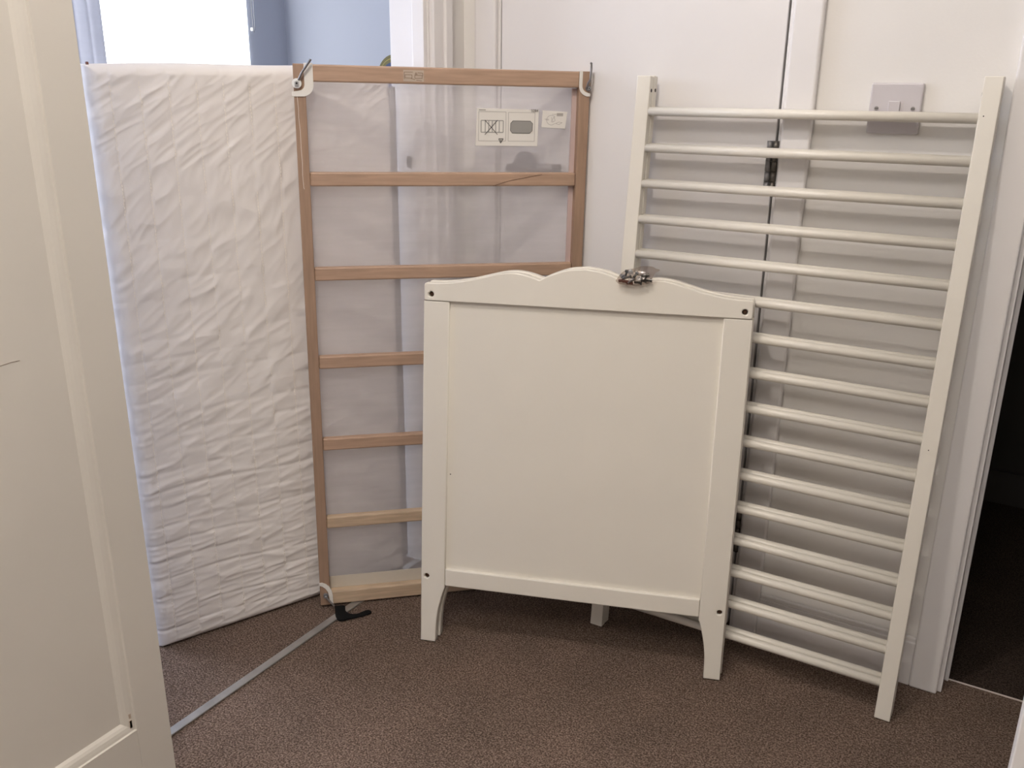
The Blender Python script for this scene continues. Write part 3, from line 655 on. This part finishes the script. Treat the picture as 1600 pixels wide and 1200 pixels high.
# ------------------------------------------------------------------ bag of bolts on top of the end panels
bg = thing('bolt_bag', 'small clear plastic bag of metal fittings lying on the scalloped cot end', 'bag')
bo = [(0.3815, 0.8057), (0.3899, 0.819), (0.4003, 0.8274), (0.4134, 0.8305), (0.4235, 0.834), (0.4312, 0.8359), (0.448, 0.8361), (0.4554, 0.8326), (0.4627, 0.8311), (0.4617, 0.8284), (0.4559, 0.8248), (0.4516, 0.8173), (0.4496, 0.8118), (0.4475, 0.8074), (0.4423, 0.8035), (0.4334, 0.8012), (0.4155, 0.7978), (0.3971, 0.7992), (0.3879, 0.8006)]
loop = [tuple(p)[:2] for p in smooth_path([(x, z, 0) for x, z in bo] + [(bo[0][0], bo[0][1], 0)], 4)[:-1]]
BC = Vector((0.4200, 0.8140)); mp_ = frame(bg, (0, 0, 0), pA, pN, pV); O_ = PO + pA * BC.x + pV * BC.y - pN * 0.010
mp_ = frame(bg, O_, pA, pN, pV)
bm = bmesh.new(); K = 9
def bag_side(front):
    rings = []
    for k in range(K + 1):
        s_ = 1 - k / (K + 0.0)
        if k == K: rings.append([bm.verts.new((0, -0.0150 if front else 0.006, 0))]); continue
        r = []
        for (x, z) in loop:
            dx, dz = (x - BC.x) * s_, (z - BC.y) * s_
            h = math.sqrt(max(0, 1 - s_ ** 2.2))
            cr = 0.0022 * noise.noise((dx * 150, dz * 150, 2.0 if front else 5.0)) * h
            y = (-0.0150 * h if front else (0.007 + 0.010 * max(0, min(1, (dz - 0.004) / 0.012))) * h) + cr
            if not front: y = min(y, 0.0080 if dz < 0.006 else 0.03)
            r.append(bm.verts.new((dx, y, dz)))
        rings.append(r)
    for a, b in zip(rings, rings[1:]):
        n = len(a)
        for i in range(n):
            j = (i + 1) % n
            f = (a[i], a[j], b[j], b[i]) if len(b) > 1 else (a[i], a[j], b[0])
            bm.faces.new(f)
bag_side(True); bag_side(False)
bmesh.ops.remove_doubles(bm, verts=bm.verts[:], dist=1e-6)
from_bm('bag_film', bm, M['film'], bg)
G = 'fittings in the clear bag'
def put(o, u, v, y, tilt):
    v += 0.0016; y -= 0.001
    m = Matrix.Translation(O_ + pA * (u - BC.x) + pV * (v - BC.y) + pN * y) @ Matrix(((pA.x, pN.x, pV.x), (pA.y, pN.y, pV.y), (pA.z, pN.z, pV.z))).to_4x4()
    o.matrix_world = m @ Matrix.Rotation(tilt[0], 4, 'X') @ Matrix.Rotation(tilt[1], 4, 'Y') @ Matrix.Rotation(tilt[2], 4, 'Z')
def barrel(u, v, y, tilt, lab, m='chrome', r=0.0042):
    c = bpy.data.curves.new('barrel_nut', 'CURVE'); c.dimensions = '2D'; c.fill_mode = 'BOTH'; c.extrude = 0.0035; c.bevel_depth = 0.0006
    for rad in (r, r * 0.38):
        s = c.splines.new('POLY'); pp = circle(0, 0, rad, 20); s.points.add(19); s.use_cyclic_u = True
        for p, q_ in zip(s.points, pp): p.co = (q_[0], q_[1], 0, 1)
    o = curve_mesh('barrel_nut', c, M[m], None); o.data.transform(Matrix.Rotation(math.radians(90), 4, 'X'))
    tag(o, lab, 'nut', G); put(o, u, v, y, tilt)
def screw(u, v, y, tilt, ln, lab, m='steel'):
    bm = bmesh.new(); cyl_bm(bm, (0, 0, -ln / 2), (0, 0, ln / 2), 0.0022, 10); cyl_bm(bm, (0, 0, ln / 2), (0, 0, ln / 2 + 0.003), 0.0038, 12)
    o = from_bm('bolt', bm, M[m], None); tag(o, lab, 'bolt', G); put(o, u, v, y, tilt)
nut_l = 'bright metal ring nut inside the clear bag on the cot end'
bolt_l = 'dark metal bolt inside the clear bag on the cot end'
plug_l = 'red-brown plug inside the clear bag on the cot end'
barrel(0.4096, 0.8223, -0.0055, (0.15, 0, 0.1), 'bright ring nut in the clear bag, the upper one with a dark centre')
barrel(0.4262, 0.8118, -0.0080, (-0.1, 0, -0.1), 'bright ring nut in the clear bag, lower middle, facing the camera')
barrel(0.3945, 0.8140, -0.0045, (0.2, 0, 0.5), 'small dull ring nut at the left end of the clear bag', 'steel', 0.0036)
for a in ((0.4020, 0.8120, -0.0060, (0.2, 1.25, 0), 0.014), (0.4345, 0.8075, -0.0065, (0.3, -1.2, 0.2), 0.012), (0.4415, 0.8085, -0.0020, (0.1, 1.5, 0.3), 0.011),
          (0.4105, 0.8055, -0.0070, (0.3, 0.9, 0), 0.012), (0.4230, 0.8040, -0.0045, (0.2, 1.7, 0), 0.012), (0.4180, 0.8160, -0.0050, (0.2, 0.6, 0), 0.010), (0.4350, 0.8170, -0.0010, (0.2, 1.3, 0), 0.012), (0.4010, 0.8185, -0.0015, (0.3, 0.2, 0), 0.008), (0.4375, 0.8125, -0.0050, (0.3, 0.25, 0), 0.008)):
    screw(*a, bolt_l, 'steel' if a[2] < -0.0065 else 'bolt')
for a in ((0.3935, 0.8060, -0.0020, (0.2, 1.4, 0)), (0.4010, 0.8045, -0.0050, (0.1, 1.7, 0)), (0.4090, 0.8015, -0.0035, (0.1, 1.6, 0))):
    bm = bmesh.new(); cyl_bm(bm, (0, 0, -0.006), (0, 0, 0.006), 0.0028, 12); o = from_bm('plug', bm, M['redbrown'], None); tag(o, plug_l, 'plug', G); put(o, *a)
